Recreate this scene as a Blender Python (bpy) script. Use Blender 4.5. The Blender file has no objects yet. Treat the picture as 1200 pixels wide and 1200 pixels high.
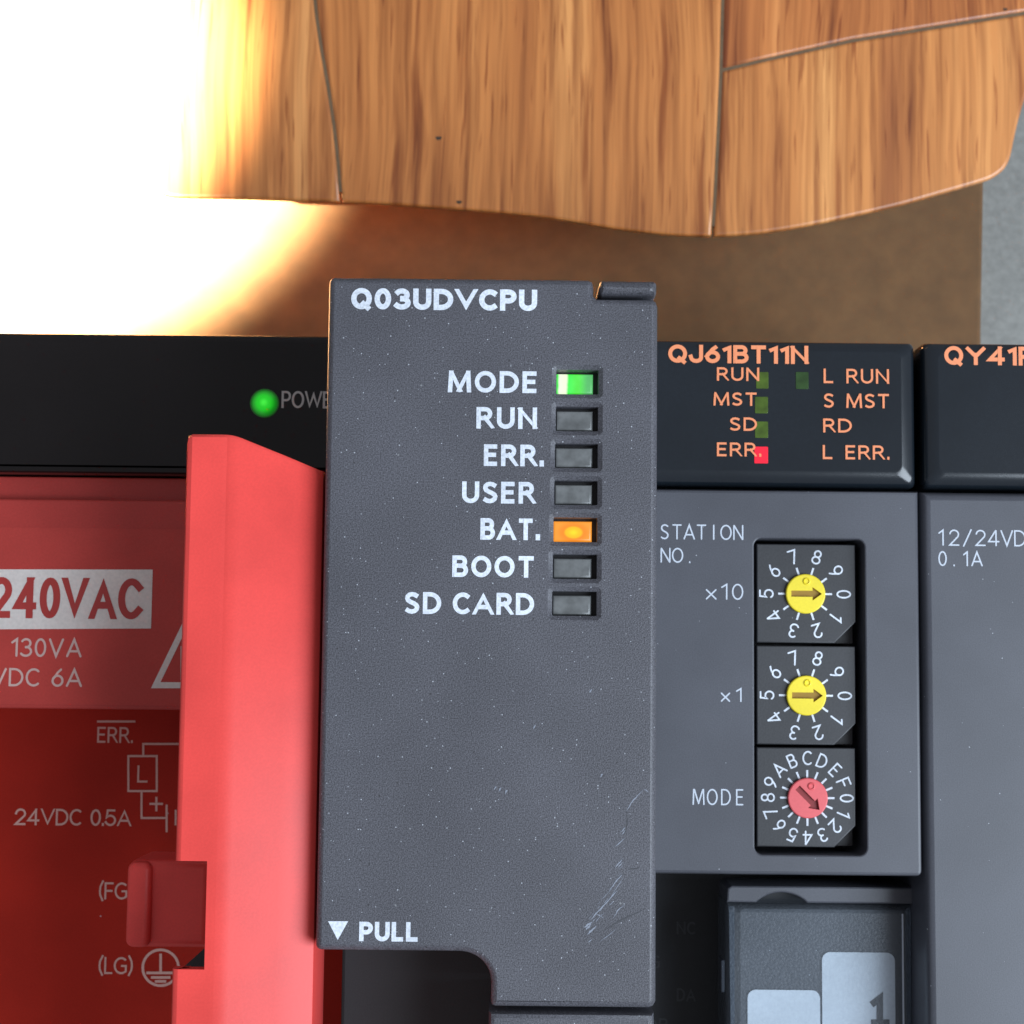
import bpy, bmesh, math, random
from mathutils import Vector, Matrix
random.seed(7)
sc = bpy.context.scene
COL = sc.collection
S = 0.001                      # everything below is written in millimetres

# ------------------------------------------------------------------ camera
F, D = 2026.0, 142.0           # focal length in photo pixels (1200 wide), distance to the CPU face
T, R0 = math.radians(5.2), math.radians(0.6)
AX = Vector((0, -math.sin(T), math.cos(T)))
UU = Vector((0, math.cos(T), math.sin(T)))
RT = math.cos(R0) * Vector((1, 0, 0)) + math.sin(R0) * UU
UP = -math.sin(R0) * Vector((1, 0, 0)) + math.cos(R0) * UU
CP = AX * D
cam = bpy.data.cameras.new('camera')
cam.sensor_width = 36; cam.lens = 36 * F / 1200
cam.clip_start = 0.005; cam.clip_end = 50
cam.dof.use_dof = True; cam.dof.focus_distance = 0.146; cam.dof.aperture_fstop = 115
co = bpy.data.objects.new('camera', cam); COL.objects.link(co)
m = Matrix((RT, UP, AX)).transposed().to_4x4(); m.translation = CP * S
co.matrix_world = m
sc.camera = co

def P(px, py, z):              # where the sight line of a photo pixel meets the plane at height z
    d = -AX + RT * ((px - 600) / F) + UP * ((600 - py) / F)
    k = (z - CP.z) / d.z
    p = CP + d * k
    return (p.x, p.y)
def PX(px, py, z): return P(px, py, z)[0]
def PY(px, py, z): return P(px, py, z)[1]

# ------------------------------------------------------------------ light
w = bpy.data.worlds.new('World'); sc.world = w; w.use_nodes = True
bg = w.node_tree.nodes['Background']
bg.inputs[0].default_value = (0.90, 0.92, 1.0, 1); bg.inputs[1].default_value = 0.38
def aim(o, target):
    o.rotation_euler = (Vector(target) - o.location).to_track_quat('-Z', 'Y').to_euler()
def area(name, loc, target, size, power, col):
    l = bpy.data.lights.new(name, 'AREA'); l.shape = 'RECTANGLE'; l.size, l.size_y = size
    l.energy = power; l.color = col
    o = bpy.data.objects.new(name, l); COL.objects.link(o); o.location = loc; aim(o, target); return o
area('window_light', (0.72, -0.26, 0.80), (0.02, 0, 0), (0.62, 0.75), 19.5, (0.77, 0.88, 1.0))
for tgt, ang in (((-0.074, 0.074, -0.12), 3.2), ((-0.128, 0.082, -0.12), 4.6)):   # sunlight from the left; wider second spot added to fill out the patch
    l = bpy.data.lights.new('sun_patch', 'SPOT'); l.energy = 14000; l.color = (1.0, 0.86, 0.62)
    l.spot_size = math.radians(ang); l.spot_blend = 0.5; l.shadow_soft_size = 0.015
    sun = bpy.data.objects.new('sun_patch', l); COL.objects.link(sun)
    sun.location = (-0.70, -0.20, 0.95); aim(sun, tgt)

vs = sc.view_settings
vs.view_transform = 'Standard'; vs.look = 'None'; vs.exposure = 0; vs.gamma = 1; vs.use_curve_mapping = False
sc.cycles.use_denoising = True
sc.cycles.max_bounces = 8

# ------------------------------------------------------------------ materials
def mat(name, col, rough=0.5, spec=0.5, coat=0.0, coat_rough=0.1):
    mt = bpy.data.materials.new(name); mt.use_nodes = True
    b = mt.node_tree.nodes['Principled BSDF']
    b.inputs['Base Color'].default_value = (*col, 1); b.inputs['Roughness'].default_value = rough
    b.inputs['Specular IOR Level'].default_value = spec
    b.inputs['Coat Weight'].default_value = coat; b.inputs['Coat Roughness'].default_value = coat_rough
    return mt
def N(mt, kind, **kw):
    n = mt.node_tree.nodes.new(kind)
    for k, v in kw.items():
        if k in n.inputs: n.inputs[k].default_value = v
        else: setattr(n, k, v)
    return n
def L(mt, a, b): mt.node_tree.links.new(a, b)
def ramp(mt, stops):
    r = N(mt, 'ShaderNodeValToRGB'); e = r.color_ramp.elements
    while len(e) < len(stops): e.new(0.5)
    for el, (p, c) in zip(e, stops):
        el.position = p; el.color = (*c, 1) if len(c) == 3 else c
    return r
def mixc(mt, fac, a, b):
    x = N(mt, 'ShaderNodeMix', data_type='RGBA')
    if isinstance(fac, float): x.inputs[0].default_value = fac
    else: L(mt, fac, x.inputs[0])
    for i, v in ((6, a), (7, b)):
        if isinstance(v, tuple): x.inputs[i].default_value = (*v, 1)
        else: L(mt, v, x.inputs[i])
    return x.outputs[2]
def grainy(name, col, rough, grain=0.12, bump=0.05, scale=7000, specks=0.0, speck_scale=1500, coat=0.0, dark=0.0, bump_dist=0.00003):
    """moulded plastic: fine grain relief, faint mottling, dust specks"""
    mt = mat(name, col, rough, coat=coat)
    b = mt.node_tree.nodes['Principled BSDF']
    tc = N(mt, 'ShaderNodeTexCoord'); co_ = tc.outputs['Object']
    n1 = N(mt, 'ShaderNodeTexNoise', Scale=scale, Detail=3.0); L(mt, co_, n1.inputs['Vector'])
    n2 = N(mt, 'ShaderNodeTexNoise', Scale=90.0, Detail=4.0); L(mt, co_, n2.inputs['Vector'])
    lo = tuple(c * (1 - grain) for c in col); hi = tuple(min(1, c * (1 + grain)) for c in col)
    r1 = ramp(mt, [(0.35, lo), (0.65, hi)]); L(mt, n1.outputs[0], r1.inputs[0])
    r2 = ramp(mt, [(0.35, (0.88,) * 3), (0.65, (1.08,) * 3)]); L(mt, n2.outputs[0], r2.inputs[0])
    mul = N(mt, 'ShaderNodeMix', data_type='RGBA', blend_type='MULTIPLY'); mul.inputs[0].default_value = 1.0
    L(mt, r1.outputs[0], mul.inputs[6]); L(mt, r2.outputs[0], mul.inputs[7])
    out = mul.outputs[2]
    if specks > 0:
        for sc_, amt, colr in ((speck_scale, specks, (0.62, 0.66, 0.72)), (speck_scale * 0.6, specks * 0.12, (0.75, 0.78, 0.82)), (speck_scale * 0.6, dark, (0.015, 0.014, 0.014))):
            if amt <= 0: continue
            v = N(mt, 'ShaderNodeTexVoronoi', Scale=sc_); L(mt, co_, v.inputs['Vector'])
            sep = N(mt, 'ShaderNodeSeparateColor'); L(mt, v.outputs['Color'], sep.inputs[0])
            rad = N(mt, 'ShaderNodeMath', operation='MULTIPLY'); L(mt, sep.outputs[1], rad.inputs[0]); rad.inputs[1].default_value = 0.26
            near = N(mt, 'ShaderNodeMath', operation='LESS_THAN'); L(mt, v.outputs['Distance'], near.inputs[0]); L(mt, rad.outputs[0], near.inputs[1])
            pick = N(mt, 'ShaderNodeMath', operation='LESS_THAN'); L(mt, sep.outputs[0], pick.inputs[0]); pick.inputs[1].default_value = amt
            both = N(mt, 'ShaderNodeMath', operation='MULTIPLY'); L(mt, near.outputs[0], both.inputs[0]); L(mt, pick.outputs[0], both.inputs[1])
            fade = N(mt, 'ShaderNodeMath', operation='MULTIPLY'); L(mt, both.outputs[0], fade.inputs[0]); fade.inputs[1].default_value = 0.6
            out = mixc(mt, fade.outputs[0], out, colr)
    L(mt, out, b.inputs['Base Color'])
    bp = N(mt, 'ShaderNodeBump', Strength=bump, Distance=bump_dist); L(mt, n1.outputs[0], bp.inputs['Height'])
    L(mt, bp.outputs[0], b.inputs['Normal'])
    rr = N(mt, 'ShaderNodeMapRange'); L(mt, n2.outputs[0], rr.inputs[0])
    rr.inputs[3].default_value = rough * 0.88; rr.inputs[4].default_value = rough * 1.12
    L(mt, rr.outputs[0], b.inputs['Roughness'])
    return mt
M = {}
M['cpu'] = grainy('textured_grey_plastic', (0.077, 0.077, 0.090), 0.44, 0.40, 0.9, 8500, 0.09, 4600, dark=0.06)
M['grey'] = grainy('satin_grey_plastic', (0.070, 0.073, 0.088), 0.40, 0.10, 0.25, 8000, 0.008, 4600)
M['dark'] = grainy('black_plastic', (0.016, 0.015, 0.017), 0.5, 0.1, 0.2, 6000)
M['gloss'] = grainy('glossy_black_cover', (0.009, 0.013, 0.018), 0.20, 0.05, 0.0, 3000, 0.0, 3500)
M['psu'] = grainy('glossy_black_panel', (0.010, 0.008, 0.008), 0.14, 0.05, 0.0, 3000, 0.0, 3500)
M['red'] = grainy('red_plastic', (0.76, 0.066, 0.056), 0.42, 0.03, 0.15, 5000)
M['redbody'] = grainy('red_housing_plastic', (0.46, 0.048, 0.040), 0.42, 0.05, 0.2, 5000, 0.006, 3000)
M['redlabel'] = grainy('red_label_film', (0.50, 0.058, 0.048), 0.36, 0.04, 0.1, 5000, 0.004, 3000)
M['redshade'] = grainy('shaded_red_plastic', (0.38, 0.018, 0.009), 0.5, 0.05, 0.1, 5000, 0.003, 3000)  # the housing's red, with the shade of the recess put into its colour
M['white'] = grainy('white_ink', (0.66, 0.71, 0.79), 0.5, 0.14, 0.0, 5000)
M['paper'] = grainy('white_print', (0.74, 0.68, 0.64), 0.5, 0.05, 0.0, 3000)
M['redink'] = mat('red_ink', (0.42, 0.035, 0.03), 0.45)
M['pinkink'] = mat('pale_ink', (0.62, 0.42, 0.38), 0.5)
M['dimink'] = mat('grey_ink', (0.62, 0.36, 0.31), 0.5)
M['ghostink'] = mat('faded_ink', (0.05, 0.05, 0.055), 0.5)
M['greyink'] = mat('pale_grey_ink', (0.50, 0.47, 0.45), 0.5)
M['orange'] = mat('orange_ink', (0.86, 0.28, 0.12), 0.5)
M['thin'] = mat('pale_blue_ink', (0.55, 0.60, 0.68), 0.5)
M['dial_y'] = grainy('yellow_dial_plastic', (0.85, 0.68, 0.03), 0.4, 0.03, 0.05, 4000)
M['dial_r'] = grainy('red_dial_plastic', (0.80, 0.13, 0.14), 0.4, 0.03, 0.05, 4000)
M['switch'] = grainy('black_switch_plastic', (0.032, 0.033, 0.037), 0.42, 0.12, 0.2, 6000, 0.006, 4000)
M['sticker'] = grainy('white_paper_sticker', (0.90, 0.94, 0.97), 0.6, 0.04, 0.0, 3000)
M['arrow_y'] = mat('ochre_recess', (0.30, 0.17, 0.008), 0.5)
M['arrow_r'] = mat('dark_red_recess', (0.22, 0.012, 0.014), 0.5)
M['scuff'] = mat('pale_scuff', (0.24, 0.265, 0.32), 0.6)
M['scuffd'] = mat('dark_scuff', (0.05, 0.052, 0.06), 0.6)

for k_, v_ in (('redshade', .12), ('red', .3), ('redbody', .3), ('redlabel', .22), ('psu', .25)): M[k_].node_tree.nodes['Principled BSDF'].inputs['Specular IOR Level'].default_value = v_

def lens_mat(name, col, emis=None, strength=0.0):
    mt = mat(name, col, 0.22)
    b = mt.node_tree.nodes['Principled BSDF']
    tc = N(mt, 'ShaderNodeTexCoord')
    n = N(mt, 'ShaderNodeTexNoise', Scale=900.0, Detail=3.0); L(mt, tc.outputs['Object'], n.inputs['Vector'])
    r = ramp(mt, [(0.3, tuple(c * 0.7 for c in col)), (0.75, tuple(min(1, c * 1.4) for c in col))]); L(mt, n.outputs[0], r.inputs[0])
    L(mt, r.outputs[0], b.inputs['Base Color'])
    if emis:
        sp = N(mt, 'ShaderNodeSeparateXYZ'); L(mt, tc.outputs['Generated'], sp.inputs[0])
        er = ramp(mt, emis); er.color_ramp.interpolation = 'EASE'
        ad = N(mt, 'ShaderNodeMath', operation='MULTIPLY_ADD'); L(mt, n.outputs[0], ad.inputs[0]); ad.inputs[1].default_value = 0.10; L(mt, sp.outputs[0], ad.inputs[2])
        L(mt, ad.outputs[0], er.inputs[0])
        L(mt, er.outputs[0], b.inputs['Emission Color']); b.inputs['Emission Strength'].default_value = strength
    return mt
M['lens'] = lens_mat('clear_grey_lens', (0.125, 0.13, 0.13))
M['lens_g'] = lens_mat('lit_green_lens', (0.05, 0.22, 0.06), [(0.05, (0.02, 0.75, 0.05)), (0.13, (0.9, 1.0, 0.75)), (0.30, (0.9, 1.0, 0.7)), (0.38, (0.03, 0.75, 0.04)), (0.62, (0.06, 0.65, 0.02)), (0.92, (0.07, 0.32, 0.10))], 1.0)
M['lens_o'] = lens_mat('lit_orange_lens', (0.35, 0.12, 0.02), [(0.05, (0.95, 0.45, 0.03)), (0.22, (0.95, 0.30, 0.02)), (0.42, (1.0, 0.55, 0.01)), (0.62, (1.0, 0.68, 0.02)), (0.80, (0.9, 0.28, 0.03)), (1.0, (0.75, 0.22, 0.06))], 1.0)
M['led_off'] = lens_mat('olive_lamp', (0.060, 0.105, 0.012))
M['led_dim'] = lens_mat('dark_green_lamp', (0.025, 0.06, 0.015))
def glow(name, col, st, base):
    mt = mat(name, base, 0.35); b = mt.node_tree.nodes['Principled BSDF']
    b.inputs['Emission Color'].default_value = (*col, 1); b.inputs['Emission Strength'].default_value = st
    return mt
M['led_red'] = glow('lit_red_lamp', (1.0, 0.01, 0.045), 0.85, (0.2, 0.0, 0.005))
def radial(name, base, stops, cx_=0.5, cy_=0.5, ky=1.0, st=1.0):
    mt = mat(name, base, 0.3); b = mt.node_tree.nodes['Principled BSDF']
    tc = N(mt, 'ShaderNodeTexCoord'); mp = N(mt, 'ShaderNodeMapping'); L(mt, tc.outputs['Generated'], mp.inputs[0])
    mp.inputs['Location'].default_value = (-cx_ * 2, -cy_ * 2 * ky, 0); mp.inputs['Scale'].default_value = (2, 2 * ky, 0)
    ln = N(mt, 'ShaderNodeVectorMath', operation='LENGTH'); L(mt, mp.outputs[0], ln.inputs[0])
    r = ramp(mt, stops); r.color_ramp.interpolation = 'EASE'; L(mt, ln.outputs['Value'], r.inputs[0])
    L(mt, r.outputs[0], b.inputs['Emission Color']); b.inputs['Emission Strength'].default_value = st
    return mt
M['lens_o'] = radial('lit_orange_lens', (0.22, 0.07, 0.01), [(0.0, (1.0, 0.72, 0.01)), (0.38, (1.0, 0.50, 0.005)), (0.55, (0.80, 0.22, 0.01)), (1.0, (0.85, 0.30, 0.03))], 0.52, 0.45, 0.8)
M['power_ring'] = glow('green_lamp_rim', (0.01, 0.25, 0.01), 0.22, (0.01, 0.05, 0.01))
M['power_core'] = radial('green_lamp_core', (0.01, 0.12, 0.01), [(0.0, (0.05, 0.85, 0.05)), (0.45, (0.01, 0.55, 0.015)), (1.0, (0.005, 0.14, 0.008))])
# smoked clear plastic: part of the light passes straight through, the rest is a lightly pebbled dark surface
mt = grainy('smoked_clear_plastic', (0.20, 0.225, 0.26), 0.30, 0.18, 0.7, 4200, bump_dist=0.00006)
b = mt.node_tree.nodes['Principled BSDF']; o_ = mt.node_tree.nodes['Material Output']
tr = N(mt, 'ShaderNodeBsdfTransparent'); tr.inputs[0].default_value = (0.9, 0.95, 1.0, 1)
mx = N(mt, 'ShaderNodeMixShader'); mx.inputs[0].default_value = 0.30
L(mt, tr.outputs[0], mx.inputs[1]); L(mt, b.outputs[0], mx.inputs[2]); L(mt, mx.outputs[0], o_.inputs[0])
M['smoke'] = mt

def wood(seed, tint):
    mt = mat('plank_wood', (0.5, 0.3, 0.1), 0.38); b = mt.node_tree.nodes['Principled BSDF']
    tc = N(mt, 'ShaderNodeTexCoord')
    mp = N(mt, 'ShaderNodeMapping'); L(mt, tc.outputs['Object'], mp.inputs[0]); mp.inputs['Location'].default_value = (seed * 0.31, seed * 0.17, 0)
    wob = N(mt, 'ShaderNodeTexNoise', Scale=22.0, Detail=2.0); L(mt, mp.outputs[0], wob.inputs['Vector'])
    add = N(mt, 'ShaderNodeMix', data_type='RGBA', blend_type='LINEAR_LIGHT'); add.inputs[0].default_value = 0.0022
    L(mt, mp.outputs[0], add.inputs[6]); L(mt, wob.outputs['Color'], add.inputs[7])
    def streak(sx, sy, det, dist=0.0):
        m2 = N(mt, 'ShaderNodeMapping'); L(mt, add.outputs[2], m2.inputs[0]); m2.inputs['Scale'].default_value = (sx, sy, 40)
        n = N(mt, 'ShaderNodeTexNoise', Scale=1.0, Detail=det, Roughness=0.6, Distortion=dist); L(mt, m2.outputs[0], n.inputs['Vector']); return n.outputs[0]
    a = streak(130, 7, 3.0, 0.1); f = streak(1100, 26, 3.0); g = streak(430, 20, 4.0, 0.15); h = streak(1500, 75, 2.0)
    base = ramp(mt, [(0.28, tuple(c * t for c, t in zip((0.33, 0.104, 0.027), tint))), (0.45, tuple(c * t for c, t in zip((0.47, 0.167, 0.043), tint))), (0.58, tuple(c * t for c, t in zip((0.57, 0.218, 0.060), tint))), (0.75, tuple(c * t for c, t in zip((0.72, 0.325, 0.105), tint)))])
    L(mt, a, base.inputs[0])
    fr = ramp(mt, [(0.30, (0.66, 0.58, 0.50)), (0.60, (1.08, 1.08, 1.08))]); L(mt, f, fr.inputs[0])
    gr = ramp(mt, [(0.33, (0.52, 0.38, 0.28)), (0.47, (1.0, 1.0, 1.0)), (1.0, (1.05, 1.05, 1.05))]); L(mt, g, gr.inputs[0])
    def mul(x, y):
        n = N(mt, 'ShaderNodeMix', data_type='RGBA', blend_type='MULTIPLY'); n.inputs[0].default_value = 1.0
        L(mt, x, n.inputs[6]); L(mt, y, n.inputs[7]); return n.outputs[2]
    hr = ramp(mt, [(0.30, (0.60, 0.47, 0.38)), (0.38, (1.0, 1.0, 1.0))]); L(mt, h, hr.inputs[0])
    L(mt, mul(mul(mul(base.outputs[0], fr.outputs[0]), gr.outputs[0]), hr.outputs[0]), b.inputs['Base Color'])
    b.inputs['Coat Weight'].default_value = 0.2; b.inputs['Coat Roughness'].default_value = 0.3
    bp = N(mt, 'ShaderNodeBump', Strength=0.15, Distance=0.0002); L(mt, f, bp.inputs['Height']); L(mt, bp.outputs[0], b.inputs['Normal'])
    return mt
def blotchy(name, c0, c1, scale, rough, fine=900.0):
    mt = mat(name, c0, rough); b = mt.node_tree.nodes['Principled BSDF']
    tc = N(mt, 'ShaderNodeTexCoord')
    n = N(mt, 'ShaderNodeTexNoise', Scale=scale, Detail=6.0, Roughness=0.6); L(mt, tc.outputs['Object'], n.inputs['Vector'])
    n2 = N(mt, 'ShaderNodeTexNoise', Scale=fine, Detail=3.0); L(mt, tc.outputs['Object'], n2.inputs['Vector'])
    r = ramp(mt, [(0.3, c0), (0.7, c1)]); L(mt, n.outputs[0], r.inputs[0])
    r2 = ramp(mt, [(0.3, (0.85,) * 3), (0.7, (1.1,) * 3)]); L(mt, n2.outputs[0], r2.inputs[0])
    x = N(mt, 'ShaderNodeMix', data_type='RGBA', blend_type='MULTIPLY'); x.inputs[0].default_value = 1.0
    L(mt, r.outputs[0], x.inputs[6]); L(mt, r2.outputs[0], x.inputs[7]); L(mt, x.outputs[2], b.inputs['Base Color'])
    bp = N(mt, 'ShaderNodeBump', Strength=0.3, Distance=0.0002); L(mt, n2.outputs[0], bp.inputs['Height']); L(mt, bp.outputs[0], b.inputs['Normal'])
    return mt
M['card'] = blotchy('brown_cardboard', (0.135, 0.064, 0.020), (0.170, 0.084, 0.028), 25, 0.75, 300.0)
M['concrete'] = blotchy('grey_concrete', (0.20, 0.20, 0.185), (0.27, 0.27, 0.25), 40, 0.8)
M['joint'] = blotchy('grey_joint_filler', (0.12, 0.072, 0.034), (0.16, 0.10, 0.05), 80, 0.7)
M['batten'] = blotchy('dark_batten_wood', (0.10, 0.05, 0.02), (0.14, 0.07, 0.03), 60, 0.7)

# ------------------------------------------------------------------ mesh helpers
def finish(name, bm, material, parent=None, label=None, sharp=32, smooth=True):
    bmesh.ops.recalc_face_normals(bm, faces=bm.faces)
    for v in bm.verts: v.co *= S
    for e in bm.edges:
        if len(e.link_faces) == 2 and e.calc_face_angle(0) > math.radians(sharp): e.smooth = False
    for f in bm.faces: f.smooth = smooth and abs(f.normal.z) < 0.9995
    me = bpy.data.meshes.new(name); bm.to_mesh(me); bm.free()
    o = bpy.data.objects.new(name, me); COL.objects.link(o)
    if isinstance(material, str): material = M[material]
    me.materials.append(material)
    if parent: o.parent = parent
    if label: o['label'] = label
    return o
def thing(name, label, cat, group=None):
    o = bpy.data.objects.new(name, None); COL.objects.link(o); o.empty_display_size = 0.01
    o['label'] = label; o['category'] = cat
    if group: o['group'] = group
    return o
def area2(p): return sum(a[0] * b[1] - b[0] * a[1] for a, b in zip(p, p[1:] + p[:1])) / 2
def ccw(p):
    p = [tuple(q) for q in p]
    return p if area2(p) > 0 else p[::-1]
def offset(p, d):              # inward for a counter-clockwise polygon
    out = []; n = len(p)
    for i in range(n):
        a, b, c = Vector(p[i - 1]), Vector(p[i]), Vector(p[(i + 1) % n])
        e1 = (b - a).normalized(); e2 = (c - b).normalized()
        n1 = Vector((-e1.y, e1.x)); n2 = Vector((-e2.y, e2.x))
        k = n1 + n2; q = max(0.35, k.dot(k) / 2)
        v = b + k * (d / q); out.append((v.x, v.y))
    return out
def rrect(x0, y0, x1, y1, r, seg=5, corners=(1, 1, 1, 1)):   # order: bl, br, tr, tl
    x0, x1 = min(x0, x1), max(x0, x1); y0, y1 = min(y0, y1), max(y0, y1)
    pts = []
    for (cx, cy, sx, sy, a0), on in zip(((x0, y0, 1, 1, 180), (x1, y0, -1, 1, 270), (x1, y1, -1, -1, 0), (x0, y1, 1, -1, 90)), corners):
        if not on or r <= 0: pts.append((cx, cy)); continue
        for i in range(seg + 1):
            a = math.radians(a0 + 90 * i / seg)
            pts.append((cx + sx * r + r * math.cos(a), cy + sy * r + r * math.sin(a)))
    return pts
def pxrect(x0, y0, x1, y1, z):
    a = P((x0 + x1) / 2, y0, z); b = P((x0 + x1) / 2, y1, z); c = P(x0, (y0 + y1) / 2, z); d = P(x1, (y0 + y1) / 2, z)
    return c[0], b[1], d[0], a[1]
def ring(bm, pts, z): return [bm.verts.new((x, y, z)) for x, y in pts]
def bridge(bm, a, b):
    n = len(a)
    for i in range(n):
        try: bm.faces.new((a[i], a[(i + 1) % n], b[(i + 1) % n], b[i]))
        except ValueError: pass
def plate_into(bm, outer, z1, z0, prof, holes=(), bottom=True):
    """flat slab with its top edge shaped by prof = [(inset, drop), ...]; holes = [(poly, [(grow, drop), ...], depth)]"""
    outer = ccw(outer)
    rings = [ring(bm, offset(outer, i) if i else outer, z1 - d) for i, d in prof]
    edges = []
    def loop(vs):
        es = []
        for i in range(len(vs)):
            es.append(bm.edges.new((vs[i], vs[(i + 1) % len(vs)])))
        return es
    edges += loop(rings[0])
    hr = []
    for poly, hp, depth in holes:
        poly = ccw(poly)
        rs = [ring(bm, offset(poly, -g) if g else poly, z1 - d) for g, d in hp]
        edges += loop(rs[0]); rs.append(ring(bm, poly, z1 - depth)); hr.append(rs)
    bmesh.ops.triangle_fill(bm, use_beauty=True, use_dissolve=False, edges=edges, normal=(0, 0, 1))
    if z0 < z1 - prof[-1][1] - 1e-6: rings.append(ring(bm, outer, z0))
    for a, b in zip(rings, rings[1:]): bridge(bm, a, b)
    for rs in hr:
        for a, b in zip(rs, rs[1:]): bridge(bm, a, b)
    if bottom and not holes: bm.faces.new(rings[-1][::-1])
def round_prof(r, n=4): return [(r * (1 - math.sin(a)), r * (1 - math.cos(a))) for a in [math.pi / 2 * i / n for i in range(n + 1)]]
def plate(name, outer, z1, z0, material, parent, r=0.3, prof=None, holes=(), label=None, bottom=True):
    bm = bmesh.new(); plate_into(bm, outer, z1, z0, prof or (round_prof(r) if r else [(0, 0)]), holes, bottom)
    return finish(name, bm, material, parent, label)
def tube_ring(bm, path, r, closed=False): pass
def disc(cx, cy, r, n=40): return [(cx + r * math.cos(2 * math.pi * i / n), cy + r * math.sin(2 * math.pi * i / n)) for i in range(n)]

# ------------------------------------------------------------------ lettering: strokes
def arc(cx, cy, rx, ry, a0, a1, n=10):
    return [(cx + rx * math.cos(math.radians(a0 + (a1 - a0) * i / n)), cy + ry * math.sin(math.radians(a0 + (a1 - a0) * i / n))) for i in range(n + 1)]
G = {
 'A': (.84, [[(0, 0), (.42, 1), (.84, 0)], [(.14, .30), (.70, .30)]]),
 'B': (.64, [[(0, 0), (0, 1)], [(.05, 1), (.34, 1)] + arc(.36, .765, .22, .235, 90, -90) + [(.05, .53)], [(.05, 0), (.36, 0)] + arc(.38, .265, .26, .265, -90, 90) + [(.3, .53)]]),
 'C': (.74, [arc(.45, .5, .45, .5, 50, 310, 22)]),
 'D': (.76, [[(0, 0), (0, 1), (.26, 1)] + arc(.26, .5, .50, .5, 90, -90, 16) + [(0, 0)]]),
 'E': (.56, [[(.56, 1), (0, 1), (0, 0), (.56, 0)], [(0, .52), (.50, .52)]]),
 'F': (.54, [[(.54, 1), (0, 1), (0, 0)], [(0, .50), (.48, .50)]]),
 'G': (.80, [arc(.45, .5, .45, .5, 50, 300, 22) + [(.78, .12), (.78, .48), (.48, .48)]]),
 'J': (.48, [[(.48, 1), (.48, .27)] + arc(.24, .25, .24, .25, 0, -175)]),
 'L': (.54, [[(0, 1), (0, 0), (.54, 0)]]),
 'M': (.90, [[(0, 0), (0.04, 1)], [(.09, 1), (.45, .06)], [(.81, 1), (.45, .06)], [(.90, 0), (.86, 1)]]),
 'N': (.74, [[(0, 0), (0, 1)], [(.02, 1), (.72, 0)], [(.74, 0), (.74, 1)]]),
 'O': (.90, [arc(.45, .5, .45, .5, 90, 450, 30)]),
 'P': (.60, [[(0, 0), (0, 1)], [(.05, 1), (.32, 1)] + arc(.32, .725, .28, .275, 90, -90) + [(.05, .45)]]),
 'Q': (.92, [arc(.45, .5, .45, .5, 90, 450, 30), [(.52, .22), (.86, -.10)]]),
 'R': (.66, [[(0, 0), (0, 1)], [(.05, 1), (.32, 1)] + arc(.34, .74, .26, .26, 90, -90) + [(.05, .48)], [(.36, .45), (.66, 0)]]),
 'S': (.58, [[(.53, .90), (.42, .97), (.29, 1), (.15, .965), (.05, .87), (.03, .75), (.08, .64), (.19, .56), (.38, .47), (.51, .38), (.56, .27), (.53, .14), (.43, .04), (.29, 0), (.13, .03), (.02, .10)]]),
 'T': (.70, [[(0, 1), (.70, 1)], [(.35, 1), (.35, 0)]]),
 'U': (.70, [[(0, 1), (0, .34)] + arc(.35, .34, .35, .34, 180, 360, 14) + [(.70, 1)]]),
 'V': (.80, [[(0, 1), (.40, 0), (.80, 1)]]),
 'W': (1.1, [[(0, 1), (.27, 0), (.55, .9), (.83, 0), (1.1, 1)]]),
 'Y': (.80, [[(0, 1), (.40, .45), (.80, 1)], [(.40, .48), (.40, 0)]]),
 'I': (.0, [[(0, 0), (0, 1)]]),
 'x': (.50, [[(0, 0), (.50, .62)], [(0, .62), (.50, 0)]]),
 '0': (.60, [arc(.30, .5, .30, .5, 90, 450, 28)]),
 '1': (.26, [[(0, .80), (.26, 1), (.26, 0)]]),
 '2': (.58, [arc(.29, .72, .28, .28, 170, -35, 14) + [(0, 0), (.58, 0)]]),
 '3': (.56, [arc(.26, .755, .25, .245, 150, -90, 14), arc(.26, .265, .30, .265, 90, -150, 14)]),
 '4': (.66, [[(.66, .26), (0, .26), (.46, 1)], [(.48, 1), (.48, 0)]]),
 '5': (.56, [[(.52, 1), (.08, 1), (.04, .54)] + arc(.26, .32, .30, .32, 125, -150, 16)]),
 '6': (.60, [[(.48, 1), (.30, .82), (.12, .54), (.03, .40)], arc(.30, .31, .29, .31, 90, 450, 24)]),
 '7': (.56, [[(0, 1), (.56, 1), (.20, 0)]]),
 '8': (.58, [arc(.29, .755, .24, .245, 90, 450, 22), arc(.29, .26, .29, .26, 90, 450, 22)]),
 '9': (.60, [[(.12, 0), (.30, .18), (.48, .46), (.57, .60)], arc(.30, .69, .29, .31, 90, 450, 24)]),
 '.': (.0, [[(0, -.02), (0, .02)]]),
 '/': (.50, [[(0, -.06), (.50, 1.04)]]),
 '-': (.36, [[(0, .42), (.36, .42)]]),
 '(': (.20, [[(.20, 1.12), (.03, .78), (0, .5), (.03, .22), (.20, -.12)]]),
 ')': (.20, [[(0, 1.12), (.17, .78), (.20, .5), (.17, .22), (0, -.12)]]),
 '+': (.56, [[(0, .45), (.56, .45)], [(.28, .17), (.28, .73)]]),
 ' ': (.30, []), '_': (.04, []),   # '_' is a narrow space

}
WS = {'Q': .80, '0': .88, 'U': .86, 'D': .88, 'V': .92, 'C': .84, 'P': .88, 'A': .90, 'M': .94, 'R': .86, 'B': .86, 'E': .84, 'S': .90, 'T': .86, 'N': .88, 'O': .84, 'L': .86, '6': .92}
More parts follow.
